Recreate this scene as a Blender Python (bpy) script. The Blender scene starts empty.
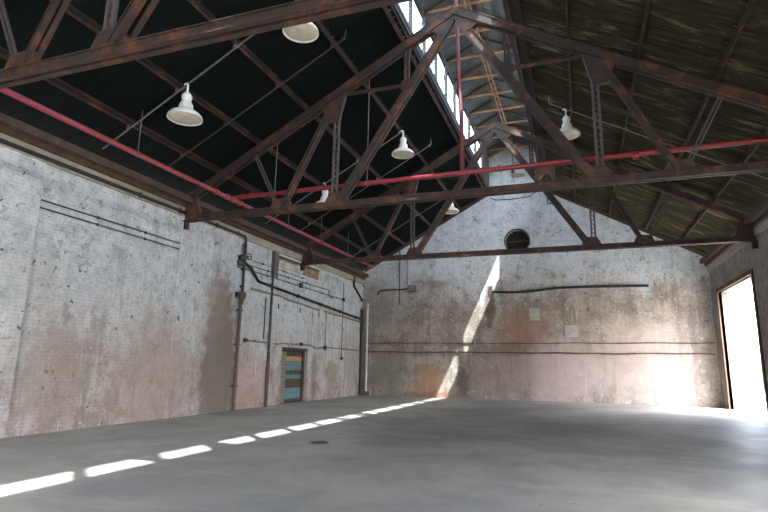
import bpy, bmesh, math, random
from mathutils import Vector, Matrix
random.seed(7)
S = bpy.context.scene
COL = S.collection
V = Vector
# ---------------------------------------------------------------- dimensions (metres)
XA = -2.8                  # ridge line
XL, XR = -11.39, 5.79      # side walls
YB, YF = -3.0, 27.88       # open front end behind the viewer, far wall
ZC = 5.95                  # bottom chord of the trusses
TS = (11.25-6.5)/8.59      # roof slope
DK = 11.62                 # height the deck underside would reach on the ridge line
MX = 1.4                   # half width of the roof monitor
ML, MR = XA-MX, XA+MX
def deck_z(x): return DK-TS*abs(x-XA)

# ---------------------------------------------------------------- materials
def new_mat(name):
    m = bpy.data.materials.new(name); m.use_nodes = True
    nt = m.node_tree; nt.nodes.clear()
    out = nt.nodes.new('ShaderNodeOutputMaterial')
    b = nt.nodes.new('ShaderNodeBsdfPrincipled')
    nt.links.new(b.outputs[0], out.inputs[0])
    return m, nt, b
class N:
    """small helper around a node tree"""
    def __init__(s, nt):
        s.nt = nt
        g = nt.nodes.new('ShaderNodeNewGeometry'); s.pos = g.outputs['Position']
    def _set(s, sock, v):
        if isinstance(v, bpy.types.NodeSocket): s.nt.links.new(v, sock)
        elif isinstance(v, (tuple, list)) and len(v) == 3 and sock.type == 'RGBA': sock.default_value = (*v, 1)
        else: sock.default_value = v
    def math(s, op, a, b=0.0, c=0.0, clamp=False):
        n = s.nt.nodes.new('ShaderNodeMath'); n.operation = op; n.use_clamp = clamp
        s._set(n.inputs[0], a); s._set(n.inputs[1], b); s._set(n.inputs[2], c); return n.outputs[0]
    def xyz(s):
        n = s.nt.nodes.new('ShaderNodeSeparateXYZ'); s.nt.links.new(s.pos, n.inputs[0]); return n.outputs
    def scale(s, v, off=(0,0,0)):
        n = s.nt.nodes.new('ShaderNodeMapping'); s.nt.links.new(s.pos, n.inputs[0])
        n.inputs['Scale'].default_value = v; n.inputs['Location'].default_value = off; return n.outputs[0]
    def noise(s, vec=None, sc=1.0, det=4.0, rough=.55, dist=0.0):
        n = s.nt.nodes.new('ShaderNodeTexNoise'); s.nt.links.new(vec or s.pos, n.inputs['Vector'])
        n.inputs['Scale'].default_value = sc; n.inputs['Detail'].default_value = det
        n.inputs['Roughness'].default_value = rough; n.inputs['Distortion'].default_value = dist; return n.outputs[0]
    def ramp(s, f, a, b):
        n = s.nt.nodes.new('ShaderNodeMapRange'); n.interpolation_type = 'SMOOTHSTEP'
        s._set(n.inputs[0], f); n.inputs[1].default_value = a; n.inputs[2].default_value = b; return n.outputs[0]
    def mix(s, f, a, b, mode='MIX'):
        n = s.nt.nodes.new('ShaderNodeMix'); n.data_type = 'RGBA'; n.blend_type = mode
        s._set(n.inputs[0], f); s._set(n.inputs[6], a); s._set(n.inputs[7], b); return n.outputs[2]
    def bump(s, h, strength=.3, dist=.02):
        n = s.nt.nodes.new('ShaderNodeBump'); s._set(n.inputs['Height'], h)
        n.inputs['Strength'].default_value = strength; n.inputs['Distance'].default_value = dist; return n.outputs[0]
    def blob(s, p, r, soft=.5, wob=.6):
        """a stain of its own shape round point p with radii r"""
        n = s.nt.nodes.new('ShaderNodeVectorMath'); n.operation = 'SUBTRACT'
        s.nt.links.new(s.pos, n.inputs[0]); n.inputs[1].default_value = p
        d = s.nt.nodes.new('ShaderNodeVectorMath'); d.operation = 'DIVIDE'
        s.nt.links.new(n.outputs[0], d.inputs[0]); d.inputs[1].default_value = r
        l = s.nt.nodes.new('ShaderNodeVectorMath'); l.operation = 'LENGTH'; s.nt.links.new(d.outputs[0], l.inputs[0])
        w = s.math('ADD', l.outputs['Value'], s.math('MULTIPLY', s.math('SUBTRACT', s.noise(sc=3.0, det=5), .5), wob*2))
        return s.ramp(w, 1+soft*.5, 1-soft*.5)

def simple(name, col, rough=.6, metal=0.0, var=.25, sc=6.0, col2=None, bump=.15):
    m, nt, b = new_mat(name); n = N(nt)
    f = n.ramp(n.noise(sc=sc, det=5, rough=.6), .35, .65)
    c2 = col2 or tuple(c*(1-var) for c in col)
    nt.links.new(n.mix(f, col, c2), b.inputs['Base Color'])
    b.inputs['Roughness'].default_value = rough; b.inputs['Metallic'].default_value = metal
    if bump: nt.links.new(n.bump(n.noise(sc=sc*8, det=3), bump, .004), b.inputs['Normal'])
    return m

def rust_mat(name, base, rust, dark, amt=.5, rough=.62):
    m, nt, b = new_mat(name); n = N(nt)
    a = n.noise(sc=2.2, det=7, rough=.65, dist=.4)
    c = n.mix(n.ramp(a, .62-amt*.3, .78-amt*.3), base, rust)
    c = n.mix(n.math('MULTIPLY', n.ramp(n.noise(sc=14, det=4, rough=.7), .5, .75), .7), c, dark)
    nt.links.new(c, b.inputs['Base Color']); b.inputs['Roughness'].default_value = rough
    b.inputs['Metallic'].default_value = .15
    nt.links.new(n.bump(n.noise(sc=60, det=3), .25, .004), b.inputs['Normal'])
    return m

M = {}
M['steel'] = rust_mat('rusty_brown_steel', (.027,.018,.016), (.100,.040,.023), (.008,.006,.006), .48)
M['steel_grey'] = rust_mat('worn_grey_steel', (.062,.056,.056), (.055,.034,.027), (.022,.019,.019), .3)
M['rust'] = rust_mat('orange_rust_steel', (.34,.18,.11), (.44,.23,.12), (.09,.045,.03), .55)
M['red'] = rust_mat('red_painted_pipe', (.22,.018,.032), (.19,.03,.035), (.10,.015,.018), .3, .4)
M['dull_red'] = rust_mat('dull_pinkish_red_pipe', (.17,.04,.055), (.15,.035,.035), (.07,.015,.02), .4, .6)
M['pink'] = rust_mat('faded_red_pipe', (.30,.055,.075), (.26,.05,.055), (.13,.035,.035), .4, .5)
M['black'] = simple('black_painted_iron', (.012,.013,.016), .45)
M['darkgrey'] = simple('dark_grey_iron', (.05,.052,.057), .5)
M['galv'] = simple('galvanised_conduit', (.15,.145,.14), .5, .3)
M['whitepipe'] = simple('white_painted_pipe', (.62,.62,.60), .5)
M['downpipe'] = rust_mat('rusted_downpipe', (.095,.062,.05), (.145,.072,.045), (.045,.03,.025), .5)
M['enamel'] = simple('white_enamel', (.80,.80,.76), .35, var=.08)
M['lens'] = simple('dusty_cream_glass', (.62,.58,.47), .35, var=.2)
M['wood_y'] = simple('ochre_wood', (.34,.255,.16), .8, col2=(.19,.115,.06), sc=5)
M['wood_g'] = simple('greenish_weathered_wood', (.155,.145,.105), .8, col2=(.26,.24,.19), sc=5)
M['beige'] = simple('beige_fascia_paint', (.33,.30,.24), .8, sc=3)
M['plate'] = simple('dark_brown_timber', (.075,.045,.03), .8, col2=(.045,.028,.02), sc=4)
M['vent'] = simple('near_black_brown_metal', (.02,.016,.013), .8)  # near-black brown over the vent's back plate and louvres
M['teal'] = simple('faded_teal_boards', (.12,.21,.24), .75, col2=(.075,.14,.165), sc=6)
M['board_o'] = simple('tan_orange_board', (.38,.22,.13), .8)
M['board_b'] = simple('dark_brown_board', (.085,.055,.04), .8)
M['board_g'] = simple('grey_green_boards', (.17,.18,.15), .8, col2=(.22,.17,.12), sc=5)
M['asphalt'] = simple('pale_gravel_yard', (.38,.37,.34), .9, sc=1.5)

def deck_mat(name, c1, c2, c3, amt, seam=.14):
    m, nt, b = new_mat(name); n = N(nt)
    streak = n.noise(n.scale((.5, 5.0, .5)), 1.6, 6, .65, .5)
    c = n.mix(n.ramp(streak, .35, .62), c1, c2)
    big = n.noise(sc=.55, det=3)
    c = n.mix(n.math('MULTIPLY', n.ramp(n.noise(n.scale((.6, 3.0, .6), (5,2,1)), 1.1, 7, .7, .8), .5, .68), amt), c, c3)
    c = n.mix(n.math('MULTIPLY', n.ramp(big, .45, .65), .45), c, c1)
    y = n.xyz()[1]
    fr = n.math('FRACT', n.math('DIVIDE', y, .23))
    line = n.ramp(n.math('ABSOLUTE', n.math('SUBTRACT', fr, .5)), .46, .5)
    c = n.mix(n.math('MULTIPLY', line, .6), c, (.006,.006,.006))
    nt.links.new(c, b.inputs['Base Color']); b.inputs['Roughness'].default_value = .95; b.inputs['Specular IOR Level'].default_value = .08
    nt.links.new(n.bump(n.math('SUBTRACT', 1.0, line), .4, .01), b.inputs['Normal'])
    return m
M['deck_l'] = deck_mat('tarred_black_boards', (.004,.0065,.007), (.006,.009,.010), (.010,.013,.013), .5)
M['deck_r'] = deck_mat('bounce_lit_olive_boards', (.020,.018,.011), (.045,.041,.025), (.20,.175,.11), .8)  # olive tone stands in for sunlight bounced up from the floor

def tin_mat():
    m, nt, b = new_mat('blue_grey_tin_sheets'); n = N(nt)
    f = n.ramp(n.noise(n.scale((.6,2.5,.6)), 1.6, 6, .65), .35, .65)
    c = n.mix(f, (.032,.042,.052), (.085,.105,.125))
    fr = n.math('FRACT', n.math('DIVIDE', n.xyz()[1], .5))
    line = n.ramp(n.math('ABSOLUTE', n.math('SUBTRACT', fr, .5)), .45, .5)
    c = n.mix(n.math('MULTIPLY', line, .7), c, (.05,.055,.06))
    c = n.mix(n.math('MULTIPLY', n.ramp(n.noise(sc=3, det=5), .58, .7), .5), c, (.12,.085,.06))
    nt.links.new(c, b.inputs['Base Color']); b.inputs['Roughness'].default_value = .5; b.inputs['Metallic'].default_value = .2
    return m
M['tin'] = tin_mat()

def wall_mat(name, axis, up1, up2, lo1, lo2, h0, h1, stains, drip=.35, brick=.35):
    """limewash over brick: worn and discoloured lower down, with flakes, streaks and stains"""
    m, nt, b = new_mat(name); n = N(nt); x, y, z = n.xyz()
    big = n.noise(sc=.55, det=6, rough=.6, dist=.3)
    med = n.noise(sc=2.2, det=7, rough=.68)
    fine = n.noise(sc=9.0, det=6, rough=.7)
    streak = n.noise(n.scale((2.6,2.6,.22)), 1.3, 6, .62)
    up = n.mix(n.ramp(med, .38, .64), up1, up2)
    up = n.mix(n.math('MULTIPLY', n.ramp(streak, .52, .72), drip), up, tuple(c*.45 for c in up2))
    lo = n.mix(n.ramp(n.noise(sc=1.3, det=7, rough=.7, dist=.5), .38, .62), lo1, lo2)
    lo = n.mix(n.math('MULTIPLY', n.ramp(streak, .5, .68), .5), lo, tuple(c*.5 for c in lo1))
    lo = n.mix(n.math('MULTIPLY', n.ramp(fine, .58, .70), .65), lo, up1)          # surviving flakes of whitewash
    zz = n.math('ADD', z, n.math('MULTIPLY', n.math('SUBTRACT', big, .5), 5.0))
    zz = n.math('ADD', zz, n.math('MULTIPLY', n.math('SUBTRACT', med, .5), 5.5))
    zz = n.math('ADD', zz, n.math('MULTIPLY', n.math('SUBTRACT', fine, .5), 3.0))
    c = n.mix(n.ramp(zz, h1, h0), up, lo)
    peel = n.ramp(n.noise(sc=3.1, det=9, rough=.78, dist=.6), .56, .60)
    c = n.mix(n.math('MULTIPLY', peel, .62), c, tuple(q*.62 for q in lo2))
    chip = n.ramp(n.noise(n.scale((1,1,.7), (3,1,2)), 7.0, 8, .8), .60, .63)
    c = n.mix(n.math('MULTIPLY', chip, .75), c, tuple(min(1, q*1.12) for q in up1))
    crack = n.ramp(n.math('ABSOLUTE', n.math('SUBTRACT', n.noise(sc=1.7, det=8, rough=.62, dist=1.0), .5)), .006, .0)
    c = n.mix(n.math('MULTIPLY', crack, .55), c, (.09,.08,.075))
    runs = n.ramp(n.noise(n.scale((5.5,5.5,.35), (1,7,2)), 1.4, 7, .7), .60, .66)
    c = n.mix(n.math('MULTIPLY', runs, .5), c, up1)                             # lime runs
    grime = n.ramp(n.noise(n.scale((1,1,.8), (9,4,1)), 12.0, 6, .75), .57, .63)
    c = n.mix(n.math('MULTIPLY', grime, .38), c, tuple(q*.35 for q in lo1))
    spots = n.ramp(n.noise(sc=5.5, det=3, rough=.6), .665, .70)
    c = n.mix(n.math('MULTIPLY', spots, .85), c, (.055,.045,.04))
    for p, r, col, k, soft in stains:
        c = n.mix(n.math('MULTIPLY', n.blob(p, r, soft), k), c, col)
    # brick courses, just visible through the wash
    cb = nt.nodes.new('ShaderNodeCombineXYZ'); nt.links.new(y if axis == 'x' else x, cb.inputs[0]); nt.links.new(z, cb.inputs[1])
    bt = nt.nodes.new('ShaderNodeTexBrick'); nt.links.new(cb.outputs[0], bt.inputs['Vector'])
    bt.inputs['Scale'].default_value = 1.0; bt.inputs['Brick Width'].default_value = .24; bt.inputs['Row Height'].default_value = .085
    bt.inputs['Mortar Size'].default_value = .008; bt.inputs['Mortar Smooth'].default_value = .4
    mf = n.math('MULTIPLY', bt.outputs['Fac'], brick*.55)
    c = n.mix(mf, c, (.10,.09,.085))
    nt.links.new(c, b.inputs['Base Color']); b.inputs['Roughness'].default_value = .92
    h = n.math('ADD', n.math('MULTIPLY', bt.outputs['Fac'], -brick), n.math('ADD', n.math('MULTIPLY', fine, 1.3), n.math('MULTIPLY', peel, -.5)))
    nt.links.new(n.bump(h, .55, .018), b.inputs['Normal'])
    return m
WH1, WH2 = (.62,.65,.67), (.45,.48,.50)
M['wall_l'] = wall_mat('limewashed_brick_left', 'x', (.60,.63,.655), (.42,.455,.48), (.27,.205,.185), (.43,.385,.365), .2, 4.2, [
    ((XL,15.3,1.4), (.6,.95,2.9), (.145,.115,.095), .88, .6),
    ((XL,14.9,3.6), (.6,.55,1.2), (.27,.19,.16), .55, .8),
    ((XL,17.3,.8), (.6,1.0,1.1), (.42,.26,.23), .6, .9),
    ((XL,24.2,1.2), (.6,.75,.55), (.26,.21,.14), .75, .6),
    ((XL,22.3,1.0), (.6,.28,1.3), (.15,.11,.09), .6, .6),
    ((XL,26.6,1.6), (.6,.8,1.5), (.28,.25,.24), .5, .9),
    ((XL,12.4,1.0), (.6,1.4,1.6), (.30,.21,.18), .6, .9),
    ((XL,9.4,1.3), (.6,1.0,1.3), (.24,.18,.15), .6, .9)])
M['wall_f'] = wall_mat('limewashed_brick_far', 'y', (.60,.65,.70), (.47,.52,.57), (.225,.19,.165), (.36,.31,.275), 4.4, 6.9, [
    ((-7.55,YF,.5), (.75,.6,1.1), (.42,.19,.09), .6, 1.3),
    ((-5.75,YF,.75), (.3,.6,.7), (.09,.065,.045), .75, .8),
    ((-7.2,YF,.10), (1.9,.6,.16), (.22,.10,.06), .6, .9),
    ((-2.6,YF,3.5), (1.1,.6,.9), (.27,.13,.09), .65, .9),
    ((-2.9,YF,2.5), (1.2,.6,.35), (.12,.08,.06), .6, .8),
    ((-1.0,YF,1.4), (1.7,.6,1.6), (.47,.36,.35), .65, .9),
    ((2.6,YF,2.0), (2.2,.6,1.8), (.42,.33,.31), .6, .9),
    ((-4.3,YF,4.6), (.28,.6,.9), (.10,.06,.045), .7, .6),
    ((-9.9,YF,1.2), (1.1,.6,1.3), (.17,.15,.14), .6, .9),
    ((-10.4,YF,5.0), (.9,.6,1.2), (.20,.19,.18), .6, .9),
    ((-3.6,YF,1.3), (1.5,.6,1.3), (.24,.18,.15), .55, .9),
    ((-2.6,YF,11.6), (.42,.6,.13), (.30,.20,.16), .9, .4),
    ((-7.1,YF,5.9), (.7,.6,.22), (.20,.17,.16), .6, .9)])
M['wall_r'] = wall_mat('light_damping_bare_brick', 'x', (.26,.23,.21), (.17,.14,.125), (.15,.11,.095), (.22,.17,.15), .6, 4.0, [])  # made-up dark brick, chosen to keep the right side in deeper shade
M['patch'] = simple('pale_patch_plaster', (.42,.40,.385), .9, sc=4, col2=(.33,.30,.28))
M['plaster'] = simple('whitewashed_trim', (.55,.57,.58), .9, sc=3, col2=(.36,.34,.33))

def floor_mat():
    m, nt, b = new_mat('worn_concrete'); n = N(nt)
    big = n.noise(sc=.35, det=6, rough=.6, dist=.4); med = n.noise(sc=1.6, det=7, rough=.65); fine = n.noise(sc=18, det=4)
    c = n.mix(n.ramp(big, .35, .65), (.18,.18,.18), (.295,.285,.255))
    c = n.mix(n.math('MULTIPLY', n.ramp(med, .5, .72), .45), c, (.155,.155,.152))
    c = n.mix(n.math('MULTIPLY', n.ramp(n.noise(n.scale((.25,1.6,1)), 1.2, 5, .6), .55, .7), .3), c, (.37,.36,.33))
    c = n.mix(n.math('MULTIPLY', n.ramp(n.noise(sc=4.3, det=2), .73, .76), .7), c, (.07,.065,.06))
    # saw cut joints
    x, y, z = n.xyz()
    def joint(v, step, off):
        f = n.math('FRACT', n.math('DIVIDE', n.math('ADD', v, off), step))
        return n.ramp(n.math('ABSOLUTE', n.math('SUBTRACT', f, .5)), .4985, .5)
    j = n.math('MAXIMUM', joint(x, 4.3, 2.0), joint(y, 7.5, 3.0))
    c = n.mix(n.math('MULTIPLY', j, .35), c, (.10,.10,.095))
    nt.links.new(c, b.inputs['Base Color'])
    nt.links.new(n.math('ADD', n.math('MULTIPLY', med, .35), .36), b.inputs['Roughness'])
    nt.links.new(n.bump(n.math('ADD', fine, n.math('MULTIPLY', j, -1.0)), .12, .008), b.inputs['Normal'])
    return m
M['floor'] = floor_mat()

def glass_mat():
    m = bpy.data.materials.new('dusty_window_glass'); m.use_nodes = True
    nt = m.node_tree; nt.nodes.clear(); n = N(nt)
    out = nt.nodes.new('ShaderNodeOutputMaterial')
    tr = nt.nodes.new('ShaderNodeBsdfTransparent'); gl = nt.nodes.new('ShaderNodeBsdfGlossy'); mx = nt.nodes.new('ShaderNodeMixShader')
    tr.inputs[0].default_value = (.74,.78,.80,1); gl.inputs['Roughness'].default_value = .05
    mx.inputs[0].default_value = .06
    nt.links.new(tr.outputs[0], mx.inputs[1]); nt.links.new(gl.outputs[0], mx.inputs[2]); nt.links.new(mx.outputs[0], out.inputs[0])
    return m
M['glass'] = glass_mat()

# ---------------------------------------------------------------- mesh helpers
def frame_of(A, B, up=(0,0,1)):
    A, B = V(A), V(B); d = (B-A); L = d.length; d.normalize(); u = V(up)
    if abs(d.dot(u)) > .97: u = V((0,1,0))
    s = d.cross(u).normalized(); u = s.cross(d).normalized()
    return A, B, d, s, u, L
def quadbox(bm, P):
    vs = [bm.verts.new(p) for p in P]
    for f in ((0,3,2,1),(4,5,6,7),(0,1,5,4),(1,2,6,5),(2,3,7,6),(3,0,4,7)): bm.faces.new([vs[i] for i in f])
def bar(bm, A, B, w, h, so=0, uo=0, up=(0,0,1)):
    """box section from A to B, w across, h in the up direction, offset so/uo"""
    A, B, d, s, u, L = frame_of(A, B, up)
    P = []
    for e in (A, B):
        c = e+s*so+u*uo
        P += [c-s*w/2-u*h/2, c+s*w/2-u*h/2, c+s*w/2+u*h/2, c-s*w/2+u*h/2]
    quadbox(bm, P)
def box(bm, x0, x1, y0, y1, z0, z1):
    quadbox(bm, [V(p) for p in ((x0,y0,z0),(x1,y0,z0),(x1,y1,z0),(x0,y1,z0),(x0,y0,z1),(x1,y0,z1),(x1,y1,z1),(x0,y1,z1))])
def tube(bm, pts, r, n=10, caps=True):
    pts = [V(p) for p in pts]; rings = []
    prev = None
    for i, p in enumerate(pts):
        if i == 0: d = pts[1]-p
        elif i == len(pts)-1: d = p-pts[i-1]
        else: d = (pts[i+1]-p).normalized()+(p-pts[i-1]).normalized()
        d.normalize()
        if prev is None:
            u = V((0,0,1)) if abs(d.z) < .9 else V((1,0,0))
            s = d.cross(u).normalized()
        else:
            s = (prev-d*prev.dot(d)).normalized()
        prev = s; t = d.cross(s)
        rr = r[i] if isinstance(r, (list, tuple)) else r
        rings.append([bm.verts.new(p+(s*math.cos(a)+t*math.sin(a))*rr) for a in [2*math.pi*k/n for k in range(n)]])
    for a, b in zip(rings, rings[1:]):
        for k in range(n): bm.faces.new((a[k], a[(k+1)%n], b[(k+1)%n], b[k]))
    if caps:
        bm.faces.new(rings[0][::-1]); bm.faces.new(rings[-1])
def bend(pts, r=.12, n=4):
    """round the corners of a polyline"""
    pts = [V(p) for p in pts]; out = [pts[0]]
    for a, b, c in zip(pts, pts[1:], pts[2:]):
        rr = min(r, (b-a).length*.45, (c-b).length*.45)
        p, q = b+(a-b).normalized()*rr, b+(c-b).normalized()*rr
        for k in range(n+1):
            t = k/n; out.append(p*(1-t)**2+b*2*t*(1-t)+q*t*t)
    return out+[pts[-1]]
def lathe(bm, prof, c=(0,0,0), n=32, axis='z'):
    c = V(c); rings = []
    for r, z in prof:
        ring = []
        for k in range(n):
            a = 2*math.pi*k/n
            o = V((r*math.cos(a), r*math.sin(a), z)) if axis == 'z' else (V((z, r*math.cos(a), r*math.sin(a))) if axis == 'x' else V((r*math.cos(a), z, r*math.sin(a))))
            ring.append(bm.verts.new(c+o))
        rings.append(ring)
    for a, b in zip(rings, rings[1:]):
        for k in range(n): bm.faces.new((a[k], a[(k+1)%n], b[(k+1)%n], b[k]))
    bm.faces.new(rings[0][::-1]); bm.faces.new(rings[-1])
def rivet(bm, p, ax, r=.016):
    p = V(p); ax = V(ax).normalized()
    s = ax.orthogonal().normalized(); t = ax.cross(s)
    a = [bm.verts.new(p+(s*math.cos(k*math.pi/3)+t*math.sin(k*math.pi/3))*r) for k in range(6)]
    b = [bm.verts.new(p+ax*r*.7+(s*math.cos(k*math.pi/3)+t*math.sin(k*math.pi/3))*r*.6) for k in range(6)]
    for k in range(6): bm.faces.new((a[k], a[(k+1)%6], b[(k+1)%6], b[k]))
    bm.faces.new(b)
def plate(bm, poly, y, t):
    """polygon in the x-z plane extruded along y"""
    a = [bm.verts.new((x, y-t/2, z)) for x, z in poly]; b = [bm.verts.new((x, y+t/2, z)) for x, z in poly]
    bm.faces.new(a); bm.faces.new(b[::-1]); n = len(poly)
    for k in range(n): bm.faces.new((a[k], b[k], b[(k+1)%n], a[(k+1)%n]))
def obj(name, bm, mat, parent=None, bevel=0, smooth=False, kind=None):
    bmesh.ops.recalc_face_normals(bm, faces=bm.faces)
    me = bpy.data.meshes.new(name); bm.to_mesh(me); bm.free()
    if isinstance(mat, (list, tuple)):
        for mm in mat: me.materials.append(M[mm])
    else: me.materials.append(M[mat])
    o = bpy.data.objects.new(name, me); COL.objects.link(o)
    if parent: o.parent = parent
    if smooth:
        for p in me.polygons: p.use_smooth = True
        try: me.set_sharp_from_angle(angle=math.radians(40))
        except Exception: pass
    if bevel:
        md = o.modifiers.new('bevel', 'BEVEL'); md.width = bevel; md.segments = 2; md.limit_method = 'ANGLE'
    if kind: o['kind'] = kind
    return o
def BM(): return bmesh.new()
def thing(name, label, cat, loc=(0,0,0), group=None):
    o = bpy.data.objects.new(name, None); o.empty_display_size = .2; COL.objects.link(o); o.location = loc
    return tag(o, label, cat, group)
def tag(o, label, cat, group=None):
    o['label'] = label; o['category'] = cat
    if group: o['group'] = group
    return o
def copy_tree(o, parent=None):
    c = o.copy(); COL.objects.link(c)
    if parent: c.parent = parent
    for ch in list(o.children): copy_tree(ch, c)
    return c
def cut(o, boxes=(), cyl=()):
    """cut openings out of a wall for good, leaving no helper behind"""
    tmp = []
    for b_ in boxes:
        bm = BM(); box(bm, *b_); tmp.append(obj('cutter', bm, 'black'))
    for c, r, y0, y1 in cyl:
        bm = BM(); lathe(bm, [(r, y0), (r, y1)], c, 48, 'y'); tmp.append(obj('cutter', bm, 'black'))
    for t in tmp:
        md = o.modifiers.new('cut', 'BOOLEAN'); md.operation = 'DIFFERENCE'; md.object = t; md.solver = 'EXACT'
    dg = bpy.context.evaluated_depsgraph_get(); dg.update()
    me = bpy.data.meshes.new_from_object(o.evaluated_get(dg)); old = o.data
    o.modifiers.clear(); o.data = me; bpy.data.meshes.remove(old)
    for t in tmp: bpy.data.objects.remove(t)

# ---------------------------------------------------------------- the setting
T = .45   # wall thickness
bm = BM(); box(bm, XL-T, XR+T, YB, YF+T, -.15, 0); obj('floor', bm, 'floor', kind='structure')
bm = BM(); box(bm, -60, 60, -50, 60, -.5, -.152); obj('ground_outside', bm, 'asphalt', kind='structure')
WT = 6.3
bm = BM(); box(bm, XL-T, XL, YB, YF+T, 0, WT); wl = obj('wall_left', bm, 'wall_l', kind='structure')
DY0, DY1, DZ = 19.42, 21.66, 2.26
cut(wl, [(XL-.34, XL+.1, DY0, DY1, -.05, DZ)])
bm = BM(); box(bm, XR, XR+T, YB, YF+T, 0, WT); wr = obj('wall_right', bm, 'wall_r', kind='structure')
RD = [(1.2, 7.2, 4.6), (21.6, 26.6, 4.9)]
cut(wr, [(XR-.1, XR+T+.1, a, b_, -.05, h) for a, b_, h in RD])
# far wall with its monitor gable
def far_outline():
    e = .04
    return [(XL, 0), (XR, 0), (XR, deck_z(XR)-e), (MR, deck_z(MR)-e), (MR, 12.83), (XA, 13.52), (ML, 12.83), (ML, deck_z(ML)-e), (XL, deck_z(XL)-e)]
bm = BM(); plate(bm, far_outline(), YF+T/2, T); wf = obj('wall_far', bm, 'wall_f', kind='structure')
cut(wf, cyl=[((-2.81, YF, 8.02), .6, -.1, .36)])
# wall behind the viewer: wide open doorway
bm = BM(); plate(bm, far_outline(), YB-T/2, T); wb = obj('wall_near', bm, 'wall_r', kind='structure')
cut(wb, [(-9.2, -1.0, YB-T-.2, YB+.2, -.05, 4.4)])
# roof decks
def slope_deck(name, x0, x1, mat, y0=YB-.6, y1=YF+T+.3, zf=deck_z, t=.12):
    bm = BM()
    quadbox(bm, [V(p) for p in ((x0,y0,zf(x0)),(x1,y0,zf(x1)),(x1,y1,zf(x1)),(x0,y1,zf(x0)),(x0,y0,zf(x0)+t),(x1,y0,zf(x1)+t),(x1,y1,zf(x1)+t),(x0,y1,zf(x0)+t))])
    return obj(name, bm, mat, kind='structure')
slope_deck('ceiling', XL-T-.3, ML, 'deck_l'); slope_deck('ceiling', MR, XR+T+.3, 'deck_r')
def mon_z(x): return 13.55-.5*abs(x-XA)
slope_deck('ceiling', ML-.16, XA, 'tin', zf=mon_z, t=.05); slope_deck('ceiling', XA, MR+.04, 'tin', zf=mon_z, t=.05)
# monitor curbs below the glazing and headers above it
WZ0, WZ1 = 11.20, 12.70
n_trim = 0
for sx, X in ((-1, ML), (1, MR)):
    xo, xi = X+sx*.10, X
    a, b_ = min(xo, xi), max(xo, xi)
    n_trim += 1
    bm = BM(); box(bm, a, b_, YB, YF+T, deck_z(X)-.02, WZ0-.04)
    for zz, ww in ((deck_z(X)+.07, .05), (deck_z(X)+.19, .025), (WZ0-.07, .03)):   # steel rails on the inner face
        box(bm, min(X, X-sx*ww), max(X, X-sx*ww), YB, YF, zz-.02, zz+.03)
    obj('trim_%d' % n_trim, bm, 'darkgrey', kind='structure')
    n_trim += 1
    bm = BM(); box(bm, a, b_, YB, YF+T, WZ1+.03, mon_z(X+sx*.1)-.005); obj('trim_%d' % n_trim, bm, 'plate', kind='structure')
bm = BM(); x0, x1 = MR-.01, MR+.42
quadbox(bm, [V(p) for p in ((x0,YB,deck_z(x0)-.10),(x1,YB,deck_z(x1)-.10),(x1,YF,deck_z(x1)-.10),(x0,YF,deck_z(x0)-.10),(x0,YB,deck_z(x0)-.004),(x1,YB,deck_z(x1)-.004),(x1,YF,deck_z(x1)-.004),(x0,YF,deck_z(x0)-.004))])
n_trim += 1; obj('trim_%d' % n_trim, bm, 'vent', kind='structure')
# clerestory windows, one per 1.5 m bay
wn = 0
wy = [25.5-1.5*k for k in range(0, 19)]
for sx, X in ((-1, ML), (1, MR)):
    for k, y1 in enumerate(wy):
        y0 = y1-1.5; wn += 1
        if k == 0: y1 += .4
        xa, xb = X-sx*.03, X+sx*.07
        xa, xb = min(xa, xb), max(xa, xb)
        bm = BM()
        box(bm, xa, xb, y0-(.05 if sx < 0 else .095), y0+(.05 if sx < 0 else .095), WZ0-.03, WZ1+.03)                 # mullion
        box(bm, xa, xb, y0+.06, y1-.06, WZ0-.03, WZ0+.03); box(bm, xa, xb, y0+.06, y1-.06, WZ1-.03, WZ1+.03)
        if k == 0: box(bm, xa, xb, y1-.06, YF, WZ0-.03, WZ1+.03)          # blank board up to the gable
        f = obj('window_%d' % wn, bm, 'steel_grey', kind='structure')
        bm = BM(); xg = (xa+xb)/2; box(bm, xg-.003, xg+.003, y0+.06, y1-.06, WZ0+.03, WZ1-.03); obj('pane', bm, 'glass', f)
        bm = BM()
        xi = X-sx*.03
        tube(bm, [(xi, y0+.75, WZ0+.02), (xi-sx*.07, y0+1.0, WZ1-.2)], .012, 6); obj('opening_rod', bm, 'steel', f)
# wall plate, fascia and eaves timber down both sides
n_trim += 1
for X, s in ((XL, 1), (XR, -1)):
    bm = BM(); x0, x1 = sorted((X-s*.05, X+s*.06)); box(bm, x0, x1, YB, YF, 6.02, WT); obj('trim_%d' % n_trim, bm, 'beige', kind='structure'); n_trim += 1
    bm = BM(); x0, x1 = sorted((X-s*.2, X+s*.16)); box(bm, x0, x1, YB, YF, WT+.0, WT+.26); obj('trim_%d' % n_trim, bm, 'plate', kind='structure'); n_trim += 1
    bm = BM(); x0, x1 = sorted((X+s*.16, X+s*.34)); box(bm, x0, x1, YB, YF, 6.42, 6.60); obj('trim_%d' % n_trim, bm, 'plate', kind='structure'); n_trim += 1
# dark timber along the roof line of the far wall
for s in (-1, 1):
    bm = BM()
    A = (XA+s*MX, YF-.06, deck_z(MR)-.12); B = (XA+s*8.5, YF-.06, deck_z(XA+8.5)-.12); bar(bm, A, B, .12, .16)
    obj('trim_%d' % n_trim, bm, 'plate', kind='structure'); n_trim += 1
for s in (-1, 1):
    bm = BM(); bar(bm, (XA, YF-.04, 13.44), (XA+s*1.36, YF-.04, 12.76), .08, .10)
    obj('trim_%d' % n_trim, bm, 'board_o', kind='structure'); n_trim += 1
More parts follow.
